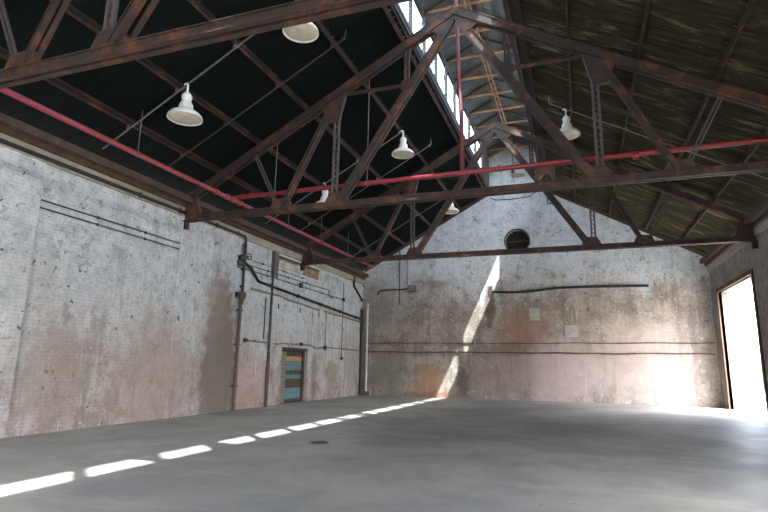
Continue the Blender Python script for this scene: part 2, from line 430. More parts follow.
# two thin ledges across the far wall
for zz, d, h, m_ in ((2.78, .05, .05, 'board_b'), (2.30, .07, .07, 'board_b')):
    bm = BM()
    xs = [XL+.25+k*.85 for k in range(21)]
    pts = [(min(x, XR-.1), YF-d/2, zz+random.uniform(-.022, .022)) for x in xs]
    for a, b_ in zip(pts, pts[1:]): bar(bm, a, b_, d, h*random.uniform(.6, 1.1))
    obj('trim_%d' % n_trim, bm, m_, kind='structure'); n_trim += 1
# pilasters and jambs of the walled-up openings on the left wall
for y0, y1, z1, dx in ((13.0, 15.9, WT-.28, .07), (18.44, 18.68, 4.1, .05), (5.5, 8.4, WT-.28, .07)):
    bm = BM(); box(bm, XL-.02, XL+dx, y0, y1, 0, z1); obj('trim_%d' % n_trim, bm, 'wall_l', kind='structure', bevel=.012); n_trim += 1
for y0 in (21.95, 23.28):
    bm = BM(); box(bm, XL-.01, XL+.035, y0-.05, y0+.05, 2.45, 4.1); obj('trim_%d' % n_trim, bm, 'plaster', kind='structure'); n_trim += 1
# wide doorway frames in the right wall
dn = 2
for a, b_, h in RD:
    bm = BM()
    box(bm, XR-.05, XR+.12, a-.16, a, 0, h+.16); box(bm, XR-.05, XR+.12, b_, b_+.16, 0, h+.16); box(bm, XR-.05, XR+.12, a, b_, h, h+.16)
    obj('door_%d' % dn, bm, 'plate', kind='structure'); dn += 1

# ---------------------------------------------------------------- boarded door in the left wall
xp = XL-.24
door = bpy.data.objects.new('door_1', None); COL.objects.link(door); door.location = (xp, DY0, 0); door['kind'] = 'structure'
def dpart(name, bm, mat, parent=door):
    o = obj(name, bm, mat, parent, bevel=.004); o.matrix_parent_inverse = Matrix.Translation(-door.location) if parent is door else Matrix()
    return o
bm = BM()
box(bm, xp-.05, xp+.04, DY0-.002, DY0+.05, 0, DZ); box(bm, xp-.05, xp+.10, DY1-.16, DY1-.002, 0, DZ-.1); box(bm, xp-.05, XL-.06, DY0+.05, DY1-.002, DZ-.13, DZ)
dpart('door_frame', bm, 'plate')
bm = BM(); 
zz = .03
while zz < DZ-.2:
    h = random.uniform(.14, .22); h = min(h, DZ-.15-zz)
    box(bm, xp-.03, xp+.05, DY0+.05, DY0+.70, zz, zz+h-.012); zz += h
dpart('side_boarding', bm, 'board_g')
y0, y1 = DY0+.72, DY1-.18
rows = [(.06,.17,'board_b'),(.17,.40,'teal'),(.40,.62,'teal'),(.62,.98,'board_b'),(.98,1.16,'teal'),(1.16,1.32,'board_b'),(1.32,1.52,'teal'),(1.52,1.70,'teal'),(1.70,1.92,'board_o'),(1.92,2.11,'board_b')]
lf = None
for i, (a, b_, mt) in enumerate(rows):
    bm = BM(); box(bm, xp-.02, xp+(.03 if mt != 'board_b' else .012), y0, y1, a, b_-.012)
    dpart('door_board', bm, mt)
bm = BM(); box(bm, xp-.05, xp-.025, DY0+.05, DY1-.05, 0, DZ-.1); dpart('backing_board', bm, 'vent')
bm = BM(); tube(bm, [(xp+.03, y1-.1, .95), (xp+.09, y1-.1, .97), (xp+.09, y1-.1, 1.12), (xp+.03, y1-.1, 1.14)], .012, 8); dpart('door_handle', bm, 'black')

# ---------------------------------------------------------------- roof trusses
def chord(bm, A, B, w=.24, d=.24, gap=.05, t=.02):
    bar(bm, A, B, w, t, 0, d/2-t/2)                       # top flange
    for s in (-1, 1):
        bar(bm, A, B, t, d-t, s*gap, -t/2)                # webs
        bar(bm, A, B, .07, t, s*(gap+.045), -d/2+t/2)     # toes
def laced(bm, A, B, w=.15, b=.06, t=.055):
    A, B, d, s, u, L = frame_of(A, B, (0,0,1))
    n_ = max(3, int(L/.16))
    # members lie in the x-z plane; side = in-plane perpendicular
    side = d.cross(V((0,1,0))).normalized()
    for q in (-1, 1): bar(bm, A+side*q*w/2, B+side*q*w/2, t, b, up=side)
    for k in range(n_):
        q = 1 if k % 2 else -1
        bar(bm, A+d*(L*k/n_)+side*q*w/2, A+d*(L*(k+1)/n_)-side*q*w/2, .012, .028, up=side)
def zc(dx): return 11.25-TS*dx
def build_truss():
    tr = thing('roof_truss', '', 'roof truss', (XA, 0, 0))
    P = lambda dx, z, s: (s*dx, 0, z)
    for s in (-1, 1):
        bm = BM(); chord(bm, P(-.02, 11.25, s), P(8.5, zc(8.5), s), .20, .25, .05)
        for k in range(26):
            x = .55*.2+k*.045; 
            if k < 24: 
                for q in (-1, 1): rivet(bm, (s*(.1+k*.05), -.067, zc(.1+k*.05)+q*.07), (0,-1,0), .014)
        for x in [1.9+.42*k for k in range(15)]: rivet(bm, (s*x, -.067, zc(x)), (0,-1,0), .014)
        obj('top_chord', bm, 'steel', tr)
        bm = BM(); chord(bm, P(.12, 10.95, s), P(3.3, ZC+.12, s), .17, .22, .045)
        obj('main_brace', bm, 'steel', tr)
        bm = BM(); chord(bm, P(3.60, zc(3.6)-.15, s), P(5.1, ZC+.15, s), .12, .15, .03, .018)
        obj('outer_brace', bm, 'steel', tr)
        bm = BM(); laced(bm, P(3.48, zc(3.48)-.12, s), P(3.48, ZC+.12, s), .13)
        obj('lattice_post', bm, 'steel_grey', tr)
        bm = BM()
        for q in (-.045, .045): bar(bm, P(6.15+q, zc(6.15)-.1, s), P(5.28+q, ZC+.12, s), .03, .045)
        obj('end_strut', bm, 'steel_grey', tr)
        bm = BM(); laced(bm, P(1.38, zc(1.38)-.12, s), P(1.38, 9.22, s), .10)
        obj('upper_post', bm, 'steel', tr)
        bm = BM(); bar(bm, P(1.35, 9.24, s), P(3.42, 9.27, s), .09, .015, 0, .04); bar(bm, P(1.35, 9.24, s), P(3.42, 9.27, s), .015, .09)
        obj('upper_tie', bm, 'steel', tr)
        G = [([(s*3.2, zc(3.2)-.13), (s*3.95, zc(3.95)-.13), (s*3.78, 8.45), (s*3.42, 8.42)], [(x, z) for x in (3.4,3.5,3.6,3.7,3.8) for z in (9.05,8.95)]),
             ([(s*1.18, 9.42), (s*1.52, 9.36), (s*1.56, 9.16), (s*1.34, 9.05), (s*1.12, 9.25)], [(x, 9.24) for x in (1.25,1.36,1.47)]),
             ([(s*3.05, ZC+.08), (s*3.75, ZC+.08), (s*3.6, ZC+.36), (s*3.18, ZC+.40)], [(x, z) for x in (3.2,3.3,3.4,3.5,3.6) for z in (ZC+.16,ZC+.30)]),
             ([(s*4.8, ZC+.08), (s*5.5, ZC+.08), (s*5.4, ZC+.32), (s*4.95, ZC+.36)], [(x, ZC+.18) for x in (4.95,5.1,5.25,5.38)]),
             ([(s*7.95, ZC+.08), (s*8.5, ZC+.08), (s*8.5, zc(8.5)-.08), (s*8.15, zc(8.15)-.12)], [(8.2, ZC+.2), (8.35, ZC+.2), (8.35, ZC+.35)])]
        for poly, rv in G:
            bm = BM(); plate(bm, poly, 0, .13)
            for x, z in rv: rivet(bm, (s*x, -.065, z), (0,-1,0), .014)
            obj('gusset_plate', bm, 'steel', tr)
        bm = BM(); box(bm, min(s*8.42, s*8.59), max(s*8.42, s*8.59), -.07, .07, ZC-.34, ZC-.11); box(bm, min(s*8.15, s*8.59), max(s*8.15, s*8.59), -.10, .10, ZC-.12, ZC-.10)
        obj('bearing_bracket', bm, 'steel', tr, bevel=.01)
    bm = BM(); chord(bm, (-8.55, 0, ZC), (8.55, 0, ZC), .17, .19, .04, .018)
    x = -8.3
    while x < 8.3: rivet(bm, (x, -.062, ZC), (0,-1,0), .012); x += .5
    obj('bottom_chord', bm, 'steel', tr)
    bm = BM()
    for yy in (-.078, .078):
        plate(bm, [(0, 11.36), (1.0, zc(1.0)+.10), (1.0, zc(1.0)-.13), (.62, zc(.62)-.20), (.42, 10.56), (.27, 10.52), (.0, 10.98), (-.27, 10.52), (-.42, 10.56), (-.62, zc(.62)-.20), (-1.0, zc(1.0)-.13), (-1.0, zc(1.0)+.10)], yy, .012)
    for s in (-1, 1):
        for k in range(11):
            x = .08+k*.085
            for q in (-.07, .0, .07): rivet(bm, (s*x, -.084, zc(x)+q), (0,-1,0), .017)
        for k in range(6):
            x = .28+.06*k; z = 10.93-.085*k*1.6
            for q in (-.06, .06): rivet(bm, (s*(x+q*.9), -.084, z-.05+q*.6), (0,-1,0), .014)
    obj('ridge_gusset', bm, 'steel', tr)
    return tr
TY = [5.3, 13.1, 20.63]
truss = build_truss()
tl = ['nearest rust-brown riveted steel roof truss, crossing the very top left of the view',
      'middle rust-brown riveted steel roof truss with red pipe running just behind it',
      'far rust-brown riveted steel roof truss, in front of the round wall vent']
for i, y in enumerate(TY):
    o = truss if i == 0 else copy_tree(truss)
    o.location = (XA, y, 0); o['label'] = tl[i]; o['group'] = 'steel roof trusses'

# arched bracket on the middle truss
bm = BM(); c = (-.60, 6.065); pts = [(-.82, 6.065), (-.82, 6.40), (-.36, 6.40), (-.36, 6.065), (-.45, 6.065)]
arc = [(-.59+.14*math.cos(a), 6.10+.13*math.sin(a)) for a in [math.pi*k/10 for k in range(11)]]
pts = [(-.82, 6.065), (-.82, 6.40), (-.36, 6.40), (-.36, 6.065)]+[(-.45, 6.065)]+arc+[(-.73, 6.065)]
plate(bm, pts, 13.1-.02, .20)
tag(obj('saddle_bracket', bm, 'steel'), 'brown rusted steel bracket with an arched hole, standing on the middle truss bottom chord', 'bracket')

# ---------------------------------------------------------------- purlins
def purlin(x, label, y1=YF-.02):
    s = -1 if x < XA else 1
    z = deck_z(x)-.105
    bm = BM()
    up = V((-s*-TS, 0, 1)).normalized()
    bar(bm, (x, YB, z), (x, y1, z), .02, .15, 0, .02, up); bar(bm, (x, YB, z), (x, y1, z), .06, .016, .025*s, -.060, up); bar(bm, (x, YB, z), (x, y1, z), .08, .016, -.03*s, .088, up)
    y = 6.2
    while y < y1-.4:                                   # clip bolts standing off the lower edge
        if random.random() < .55: tube(bm, [(x-s*.0, y, z-.05), (x-s*.07, y, z-.03), (x-s*.13, y+.02, z+.03)], .011, 5)
        y += random.uniform(.28, .42)
    tag(obj('roof_purlin', bm, 'steel'), label, 'purlin', 'roof purlins')
PX = [1.52, 2.92, 4.5, 6.07, 7.45]
nm = ['topmost', 'second from the top', 'third from the top', 'fourth from the top', 'lowest']
for k, d in enumerate(PX):
    purlin(XA-d, 'rust-brown steel purlin under the black left roof slope, %s' % nm[k])
    purlin(XA+d, 'rust-brown steel purlin under the olive boarded right roof slope, %s' % nm[k])
# rods and conduits lying up the slopes
def slope_rod(y, d0, d1, mat, r, label, cat, name, side=-1, hook=True, drop=.30):
    bm = BM(); s = side
    a = V((XA+s*d0, y, deck_z(XA+d0)-drop)); b_ = V((XA+s*d1, y, deck_z(XA+d1)-drop))
    tube(bm, [a, b_], r, 8)
    if hook: tube(bm, bend([b_, b_+V((-s*.05, 0, .06)), b_+V((-s*.06, 0, drop-.04))], .03), r*.9, 6); box(bm, b_.x-.04, b_.x+.04, y-.03, y+.03, b_.z-.02, b_.z+.05)
    x = d0-.2
    for d in PX:
        if d1 < d < d0: box(bm, XA+s*d-.03, XA+s*d+.03, y-.03, y+.03, deck_z(XA+d)-drop, deck_z(XA+d)-drop+.10)
    tag(obj(name, bm, mat, smooth=False), label, cat, 'rods along the roof slope')
slope_rod(11.45, 7.9, 2.60, 'steel', .022, 'thin rusty rod up the left roof slope, just in front of the middle truss', 'rod', 'sag_rod')
slope_rod(19.1, 7.9, 2.35, 'galv', .018, 'thin rod up the left roof slope, just in front of the far truss', 'rod', 'sag_rod')
slope_rod(9.55, 8.2, 2.86, 'galv', .022, 'grey conduit up the left roof slope feeding the nearest lamps', 'conduit', 'lamp_conduit', hook=False)
slope_rod(17.05, 8.2, 2.86, 'galv', .022, 'grey conduit up the left roof slope feeding the big hanging lamp between the trusses', 'conduit', 'lamp_conduit', hook=False)
slope_rod(24.6, 8.2, 2.86, 'galv', .022, 'grey conduit up the left roof slope beyond the far truss', 'conduit', 'lamp_conduit', hook=False)
slope_rod(17.05, 8.2, 2.3, 'galv', .022, 'grey conduit up the right roof slope between the middle and far trusses', 'conduit', 'lamp_conduit', side=1, hook=True)

# ---------------------------------------------------------------- hanging lamps
def build_lamp():
    t = thing('pendant_lamp', '', 'lamp')
    bm = BM(); tube(bm, bend([(-.10,0,.90), (-.02,0,.92), (0,0,.86), (0,0,.66)], .05), .024, 10); lathe(bm, [(.02,.60),(.045,.62),(.045,.68),(.02,.70)], n=16); obj('stem', bm, 'enamel', t, smooth=True)
    bm = BM(); lathe(bm, [(.02,.66),(.07,.65),(.115,.60),(.125,.54),(.105,.47),(.095,.42)], n=28); obj('socket_housing', bm, 'enamel', t, smooth=True)
    bm = BM()
    prof = [(.10,.44),(.13,.40),(.155,.35),(.165,.27),(.19,.22),(.25,.18),(.33,.13),(.385,.07),(.40,.03),(.405,.0),(.392,.0),(.385,.03),(.36,.07),(.30,.12),(.22,.16),(.16,.20),(.10,.38)]
    lathe(bm, prof, n=48); obj('shade', bm, 'enamel', t, smooth=True)
    bm = BM(); lathe(bm, [(.37,.035),(.36,.02),(.30,-.01),(.2,-.03),(.1,-.04),(.02,-.043)], n=40); obj('lens', bm, 'lens', t, smooth=True)
    return t
lamp = build_lamp(); first = True
LP = [(-5.56, 9.55, 'white bell-shaped hanging lamp partly hidden by the nearest truss'),
      (-5.56, 17.05, 'white bell-shaped hanging lamp, fully visible against the black roof'),
      (-8.55, 17.05, 'white bell-shaped hanging lamp low behind the bottom chord of the middle truss'),
      (-5.56, 24.6, 'white bell-shaped hanging lamp beside the far wall, behind the far truss'),
      (-8.55, 9.55, 'white bell-shaped hanging lamp nearest to the left wall'),
      (-.04, 17.05, 'white bell-shaped hanging lamp under the olive boarded right roof slope')]
for x, y, l in LP:
    o = lamp if first else copy_tree(lamp); first = False
    zt = deck_z(x)-.30
    o.location = (x, y, zt-.90); o['label'] = l; o['group'] = 'bell-shaped hanging lamps'

# ---------------------------------------------------------------- monitor frames
def monitor_frame():
    t = thing('monitor_frame', '', 'roof frame')
    zt = 12.85
    bm = BM(); bar(bm, (-MX, 0, zt), (MX, 0, zt), .085, .012, 0, -.035); bar(bm, (-MX, 0, zt), (MX, 0, zt), .012, .07); obj('tie_bar', bm, 'rust', t)
    for s in (-1, 1):
        bm = BM(); bar(bm, (0, 0, 13.49), (s*(MX-.02), 0, 13.49-.5*(MX-.02)), .06, .08); obj('rafter', bm, 'downpipe', t)
        if True:
            bm = BM(); bar(bm, (s*.04, -.02, zt+.03), (s*.5, -1.48, 13.21), .035, .04); obj('diagonal_brace', bm, 'downpipe', t)
    return t
mf = monitor_frame()
ys = [27.0-1.5*k for k in range(0, 13)]
for k, y in enumerate(ys):
    o = mf if k == 0 else copy_tree(mf)
    o.location = (XA, y, 0)
    if k == 0:
        o['label'] = 'orange rusted tie and rafters of the monitor roof, the frame against the far gable'
    else:
        ordn = ['', 'second','third','fourth','fifth','sixth','seventh','eighth','ninth','tenth','eleventh','twelfth','thirteenth'][k]
        o['label'] = 'orange rusted tie and rafters of the monitor roof, %s frame from the far gable' % ordn
    o['group'] = 'monitor roof frames'
bm = BM()
for q in (-.07, .07): bar(bm, (XA+q, 8.0, 12.79), (XA+q, YF-.01, 12.79), .035, .05)
y = 8.4
while y < YF-.5: bar(bm, (XA-.07, y, 12.79), (XA+.07, y+.35, 12.79), .02, .015); y += .7
tag(obj('runway_beam', bm, 'rust'), 'long orange rusted double beam down the middle of the monitor roof', 'beam')

# ---------------------------------------------------------------- red sprinkler pipes
YP = 13.45
def pipe(name, pts, r, mat, label, cat='pipe', group=None, n=12, rb=.12, extra=None):
    bm = BM(); tube(bm, bend(pts, rb) if len(pts) > 2 else pts, r, n)
    if extra: extra(bm)
    return tag(obj(name, bm, mat, smooth=True), label, cat, group)
def col_x(bm, xs, y, z, r, w=.06):
    for x in xs: lathe(bm, [(r, -w), (r, w)], (x, y, z), 14, 'x')
ZP = 6.60
pipe('sprinkler_main', [(-9.82, YP, ZP), (XR-.02, YP, ZP+.10)], .065, 'red', 'thick dark red pipe crossing the hall just behind the middle truss', group='red sprinkler pipes',
     extra=lambda bm: col_x(bm, (-9.55, -9.25, -6.0, -4.9, -2.72, 1.5), YP, ZP+.02, .085))
def col_y(bm):
    for y in (12.6, 13.1, 13.8, 19.5): lathe(bm, [(.085, -.06), (.085, .06)], (-9.88, y, ZP-.07), 14, 'y')
    lathe(bm, [(.10, -.13), (.10, .13)], (-9.88, YP, ZP-.05), 14, 'y')
pipe('sprinkler_branch', [(-9.88, YB+.02, ZP-.10), (-9.95, 25.7, ZP-.02)], .062, 'pink', 'faded pinkish red pipe running along the left side towards the far wall', group='red sprinkler pipes', extra=col_y)
pipe('sprinkler_riser', [(-2.70, YP, ZP+.08), (-2.86, YP, 12.72)], .048, 'dull_red', 'upright red pipe rising past the truss peak to the monitor roof', group='red sprinkler pipes')
# thin hanger rods
for x, y, z0, z1, l in ((-5.45, YP, ZP+.05, deck_z(-5.45), 'thin rusty hanger rod holding the red cross pipe near the middle of the left slope'),
                        (-8.43, YP, ZP+.05, deck_z(-8.43), 'thin rusty hanger rod holding the red cross pipe near the left wall')):
    bm = BM(); tube(bm, [(x, y, z0), (x, y, z1)], .014, 8); lathe(bm, [(.08,-.02),(.08,.02)], (x, y, z0-.03), 14, 'x')
    tag(obj('hanger_rod', bm, 'galv'), l, 'rod', 'pipe hanger rods')
for k, y in enumerate((9.6, 16.9, 19.6, 22.4, 25.2)):
    x = -9.88-.07*(y-YB)/28.7; bm = BM(); tube(bm, [(x, y, ZP-.02), (x, y, deck_z(x))], .012, 8); lathe(bm, [(.078,-.02),(.078,.02)], (x, y, ZP-.06), 14, 'y')
    tag(obj('hanger_rod', bm, 'galv'), 'thin hanger rod holding the pinkish pipe, %s from the far wall' % ['fifth','fourth','third','second','first'][k], 'rod', 'pipe hanger rods')

# ---------------------------------------------------------------- left wall fittings
W = XL
def lw(y, z, off=.06): return (W+off, y, z)
def brackets(ys_, z, r):
    def f(bm):
        for y in ys_: box(bm, W-.003, W+.06+r, y-.02, y+.02, z-r*1.5, z+r*1.5)
    return f
def f1(bm):
    for y in (11.2, 12.8, 14.6, 15.8): box(bm, W-.003, W+.13, y-.03, y+.03, 6.05, 6.19)
    for z in (5.8, 4.9, 4.3): box(bm, W-.003, W+.12, 16.22, 16.38, z-.02, z+.02)
pipe('black_pipe', [lw(7.0, 6.12, .09), lw(16.3, 6.12, .09), lw(16.3, 4.08, .09)], .05, 'black', 'black pipe high on the left wall that turns down into a rusty hopper', group='wall pipes', extra=f1, rb=.15)
# valve cluster beside it
t = thing('wall_valve', 'black valve with round handwheel beside the bend of the black pipe', 'valve', (W, 16.3, 5.2))
bm = BM(); lathe(bm, [(.05,-.12),(.10,-.08),(.10,.08),(.05,.12)], (.11, -.17, .10), 14, 'z'); box(bm, .02, .12, -.30, -.1, .05, .12); o = obj('valve_body', bm, 'black', t)
bm = BM(); tube(bm, [(.12+.0, .25+.11*math.cos(a), .22+.11*math.sin(a)) for a in [2*math.pi*k/16 for k in range(17)]], .02, 8, False); tube(bm, [(.12,.14,.22),(.12,.36,.22)], .012, 6); tube(bm, [(.0,.25,.22),(.13,.25,.22)], .02, 8); obj('handwheel', bm, 'black', t)
bm = BM(); box(bm, .0, .14, -.36, -.10, -.18, -.02); obj('junction_box', bm, 'darkgrey', t, bevel=.01)
pipe('black_pipe', [lw(16.37, 5.15, .08), lw(16.75, 5.05, .08), lw(17.3, 4.62, .08), lw(19.5, 4.50, .08), lw(27.75, 4.05, .08)], .055, 'black', 'long black pipe sloping along the left wall to the corner', group='wall pipes', rb=.1,
     extra=lambda bm: [box(bm, W-.003, W+.14, y-.03, y+.03, 4.50-(y-19.5)*.0545-.07, 4.50-(y-19.5)*.0545+.07) for y in (20.4, 22.6, 24.8, 26.8)] and None)
# rusty downpipe with hopper
t = thing('rusty_downpipe', 'orange rusted downpipe with a hopper head on the left wall', 'downpipe', (W, 16.2, 0))
bm = BM(); tube(bm, [(.12, 0, .0), (.12, .0, 3.75)], .06, 12); obj('pipe', bm, 'downpipe', t, smooth=True)
bm = BM(); lathe(bm, [(.06, 3.62), (.09, 3.78), (.14, 3.90), (.15, 4.02), (.13, 4.05), (.11, 4.0)], (.155, 0, 0), 20); obj('hopper', bm, 'downpipe', t, smooth=True)
bm = BM(); box(bm, -.003, .06, -.40, -.16, 3.86, 4.05); obj('bracket', bm, 'black', t)
for z in (.8, 2.2, 3.4):
    bm = BM(); box(bm, .0, .19, -.08, .08, z, z+.05); obj('strap', bm, 'downpipe', t)
# door recess beside it and thin vertical joints
for y, z0, z1, m_, r, l in ((18.33, 0.0, 2.05, 'downpipe', .06, 'rusted lower pipe standing on the floor left of the boarded door'),
                         (18.33, 2.07, 6.0, 'darkgrey', .045, 'dark grey pipe running up the left wall above the rusted pipe'),
                         (17.95, .0+2.5, 4.10, 'darkgrey', .022, 'thin dark conduit between hopper and the grey pipe'),
                         (25.2, 1.9, 5.75, 'darkgrey', .014, 'thin dark conduit hanging down the left wall near the corner'),
                         (23.28, 2.4, 4.0, 'galv', .02, 'thin grey conduit dropping to the horizontal conduit right of the door'),
                         (17.5, 1.15, 2.25, 'whitepipe', .03, 'short white pipe stub low on the left wall')):
    bm = BM(); tube(bm, [lw(y, z0, r+.012), lw(y, z1, r+.012)], r, 10)
    zz = z0+.15
    while zz < z1: box(bm, W-.003, W+r*1.5, y-r*1.3, y+r*1.3, zz, zz+.03); zz += 1.3
    tag(obj('wall_conduit', bm, m_), l, 'pipe', 'wall pipes')
# thin horizontal conduits
for pts, r, m_, l in (([(8.0, 5.16), (23.5, 5.12), (23.5, 4.84), (24.0, 4.78)], .018, 'darkgrey', 'upper thin conduit along the left wall under the yellow lintel'),
                  ([(8.0, 4.98), (17.0, 4.96), (25.2, 4.86), (25.2, 5.0)], .018, 'darkgrey', 'lower thin conduit along the left wall ending near the corner'),
                  ([(14.0, 5.38), (21.0, 5.30)], .012, 'darkgrey', 'thinnest wire along the left wall just below the grey patch'),
                  ([(16.95, 2.40), (19.0, 2.36), (19.4, 2.40), (21.8, 2.42), (22.4, 2.30), (23.2, 2.38), (27.6, 2.36)], .022, 'galv', 'thin conduit running over the boarded door to the corner')):
    bm = BM(); tube(bm, bend([lw(y, z, .03) for y, z in pts], .08), r, 8)
    ya, yb = pts[0][0], pts[-1][0]; y = ya+.4
    def zat(y):
        for (a, za), (b_, zb) in zip(pts, pts[1:]):
            if a <= y <= b_: return za+(zb-za)*(y-a)/max(b_-a, 1e-6)
        return pts[-1][1]
    while y < yb: box(bm, W-.003, W+.05, y-.015, y+.015, zat(y)-.035, zat(y)+.035); y += 1.6
    tag(obj('thin_conduit', bm, m_), l, 'conduit', 'thin wall conduits')
# boxes on the conduits
for y, z, s_, l in ((20.65, 4.95, .10, 'small black junction box under the orange lintel'), (16.75, 2.40, .07, 'small round outlet box at the left end of the conduit by the downpipe'),
                 (20.9, 2.43, .07, 'tiny outlet box on the conduit above the boarded door'), (23.25, 2.36, .09, 'small outlet box on the conduit right of the boarded door'),
                 (25.2, 4.86, .09, 'small switch box on the left wall at the end of the lower conduit'), (25.2, 1.90, .07, 'small box at the bottom of the hanging thin conduit')):
    bm = BM(); box(bm, W-.003, W+.11, y-s_, y+s_, z-s_, z+s_); tag(obj('junction_box', bm, 'darkgrey', bevel=.015), l, 'electrical box', 'small wall boxes')
# lintels and ledges left over from walled-up openings
def lintel(y0, y1, z0, z1, m_, l, d=.06, name='timber_lintel'):
    bm = BM(); quadbox(bm, [V(p) for p in ((W-.02,y0,z0),(W+d,y0,z0),(W+d,y1,z1),(W-.02,y1,z1),(W-.02,y0,z0+.08),(W+d,y0,z0+.08),(W+d,y1,z1+.08),(W-.02,y1,z1+.08))])
    tag(obj(name, bm, m_, bevel=.01), l, 'lintel', 'timber lintels on the left wall')
lintel(16.95, 19.15, 4.26, 4.24, 'wood_g', 'greenish timber lintel just below the sloping black pipe, leftmost of three')
lintel(19.3, 22.6, 4.20, 4.02, 'wood_g', 'greenish timber lintel on the left wall above the boarded door', .05)
lintel(23.1, 27.55, 4.02, 3.88, 'wood_y', 'yellowish timber lintel below the black pipe near the far corner')
# blocked high window openings
def blocked(y0, y1, z0, z1, m_, l):
    t = thing('blocked_opening', l, 'blocked window', (W, y0, z0), 'blocked high openings'); L = y1-y0
    bm = BM(); box(bm, -.003, .07, 0, L, z1-z0-.08, z1-z0); obj('head_board', bm, 'board_b', t)
    bm = BM(); box(bm, -.003, .035, .0, L*.42, z1-z0-.16, z1-z0-.08); box(bm, -.003, .035, L*.58, L, 0, z1-z0-.08); obj('infill_board', bm, m_, t)
    bm = BM(); box(bm, -.003, .022, .03, L*.58, .02, z1-z0-.16); obj('plaster_infill', bm, 'plaster', t)
blocked(18.75, 22.3, 5.45, 5.90, 'wood_y', 'long blocked opening with orange boards high on the left wall, above the boarded door')
blocked(13.2, 15.6, 5.45, 5.90, 'wood_y', 'blocked opening with ochre boards high on the left wall, left of the black pipe bend')
bm = BM(); box(bm, W-.003, W+.03, 18.25, 18.75, 4.95, 6.0); tag(obj('cover_plate', bm, 'galv', bevel=.004), 'tall flat grey cover plate high on the left wall', 'cover plate')
for y, l in ((18.95, 'tiny black wall slot, leftmost of three below the lintels'), (20.75, 'tiny black wall slot, middle of three below the lintels'), (22.55, 'tiny black wall slot, rightmost of three below the lintels')):
    bm = BM(); box(bm, W-.003, W+.02, y-.03, y+.03, 3.76, 3.96); tag(obj('wall_slot', bm, 'black'), l, 'wall fitting', 'wall slots')
# corner pipes
pipe('black_pipe', [lw(26.45, 6.3, .07), lw(26.45, 5.75, .07), lw(27.70, 5.10, .07)], .055, 'black', 'short crooked black pipe at the top of the far left corner', group='wall pipes')
pipe('corner_downpipe', [lw(27.62, 0, .10), lw(27.62, 4.6, .10)], .075, 'black', 'straight black downpipe in the far left corner', 'downpipe', 'wall pipes')
pipe('white_pipe', [(W+.36, YF-.10, .22), (W+.36, YF-.10, 4.95)], .055, 'whitepipe', 'white painted pipe in the corner beside the black downpipe', group='wall pipes',
     extra=lambda bm: [box(bm, W+.28, W+.44, YF-.12, YF, z, z+.05) for z in (1.0, 2.6, 3.8)] and None)
bm = BM(); box(bm, W+.16, W+.52, YF-.34, YF-.02, 0, .22); tag(obj('pipe_plinth', bm, 'downpipe', bevel=.02), 'small reddish block on the floor under the white corner pipe', 'plinth')

# ---------------------------------------------------------------- far wall fittings
# round vent
t = thing('round_vent', 'round dark vent opening high in the middle of the far wall', 'vent', (-2.81, YF, 8.02))
bm = BM()
for k in range(48):
    a0, a1 = 2*math.pi*k/48, 2*math.pi*(k+1)/48
    P = []
    for a in (a0, a1):
        for r, y in ((.595,.02),(.66,.02),(.66,-.05),(.595,-.05)): P.append(V((r*math.cos(a), y, r*math.sin(a))))
    quadbox(bm, P)
obj('ring', bm, 'plate', t)
bm = BM(); lathe(bm, [(.59, .28), (.59, .30)], n=48, axis='y'); obj('back_plate', bm, 'vent', t)
bm = BM()
for k in range(-5, 6):
    z = k*.105; hw = math.sqrt(max(.57**2-z*z, .01)); bar(bm, (-hw, .16, z), (hw, .16, z), .10, .012, up=(0,.5,.87))
obj('louvre', bm, 'vent', t)
bm = BM(); tube(bm, [(-.58, .05, -.02), (.58, .05, -.0)], .014, 8); obj('guard_bar', bm, 'galv', t)
def fw(x, z, off=.06): return (x, YF-off, z)
pipe('wall_pipe', [fw(-4.15, 5.40), fw(-3.2, 5.33), fw(-2.2, 5.36), fw(-.9, 5.50), fw(.8, 5.50), fw(3.2, 5.46)], [.05]*1 and .06, 'black', 'dark sagging pipe on the far wall, right of the sunlit streak', group='far wall pipes', rb=.3)
bm = BM(); box(bm, -4.32, -4.14, YF-.05, YF+.004, 5.22, 5.7); tag(obj('rust_plate', bm, 'downpipe', bevel=.01), 'rusty plate where the dark pipe begins at the sunlit streak', 'plate')
pipe('wall_pipe', [fw(-10.5, 5.40), fw(-10.35, 5.66), fw(-8.9, 5.68), fw(-8.65, 5.72)], .035, 'black', 'short dark pipe on the far wall near the left corner', group='far wall pipes')
bm = BM(); box(bm, -8.70, -8.25, YF-.12, YF, 5.52, 5.88); tag(obj('meter_box', bm, 'galv', bevel=.015), 'small grey box at the end of the short far wall pipe', 'electrical box')
pipe('wall_pipe', [fw(-9.2, 4.85, .03), fw(-9.2, 7.9, .03)], .028, 'darkgrey', 'thin upright dark conduit on the far wall left of the grey box', group='far wall pipes')
pipe('wall_pipe', [fw(-8.68, 5.9, .03), fw(-8.68, 7.6, .03)], .035, 'whitepipe', 'white upright pipe above the grey box on the far wall', group='far wall pipes')
bm = BM(); tube(bm, [fw(-4.15, 10.48, .03), fw(-3.85, 10.32, .03), fw(-3.1, 10.30, .03), fw(-2.1, 10.36, .03), fw(-1.6, 10.68, .03), fw(-1.3, 10.72, .03)], .022, 8)
tag(obj('slack_cable', bm, 'black'), 'slack black cable strung across the far gable under the monitor', 'cable')
bm = BM(); tube(bm, [fw(-1.2, 10.5, .05), fw(-1.2, 9.88, .05), fw(-.75, 9.88, .05)], .035, 8)
tag(obj('bent_conduit', bm, 'black'), 'black L-shaped conduit on the far gable right of the slack cable', 'conduit')
bm = BM(); tube(bm, [fw(-2.9, 13.0, .04), fw(-2.9, 11.2, .04)], .015, 8); box(bm, -2.98, -2.82, YF-.09, YF+.004, 11.75, 11.95)
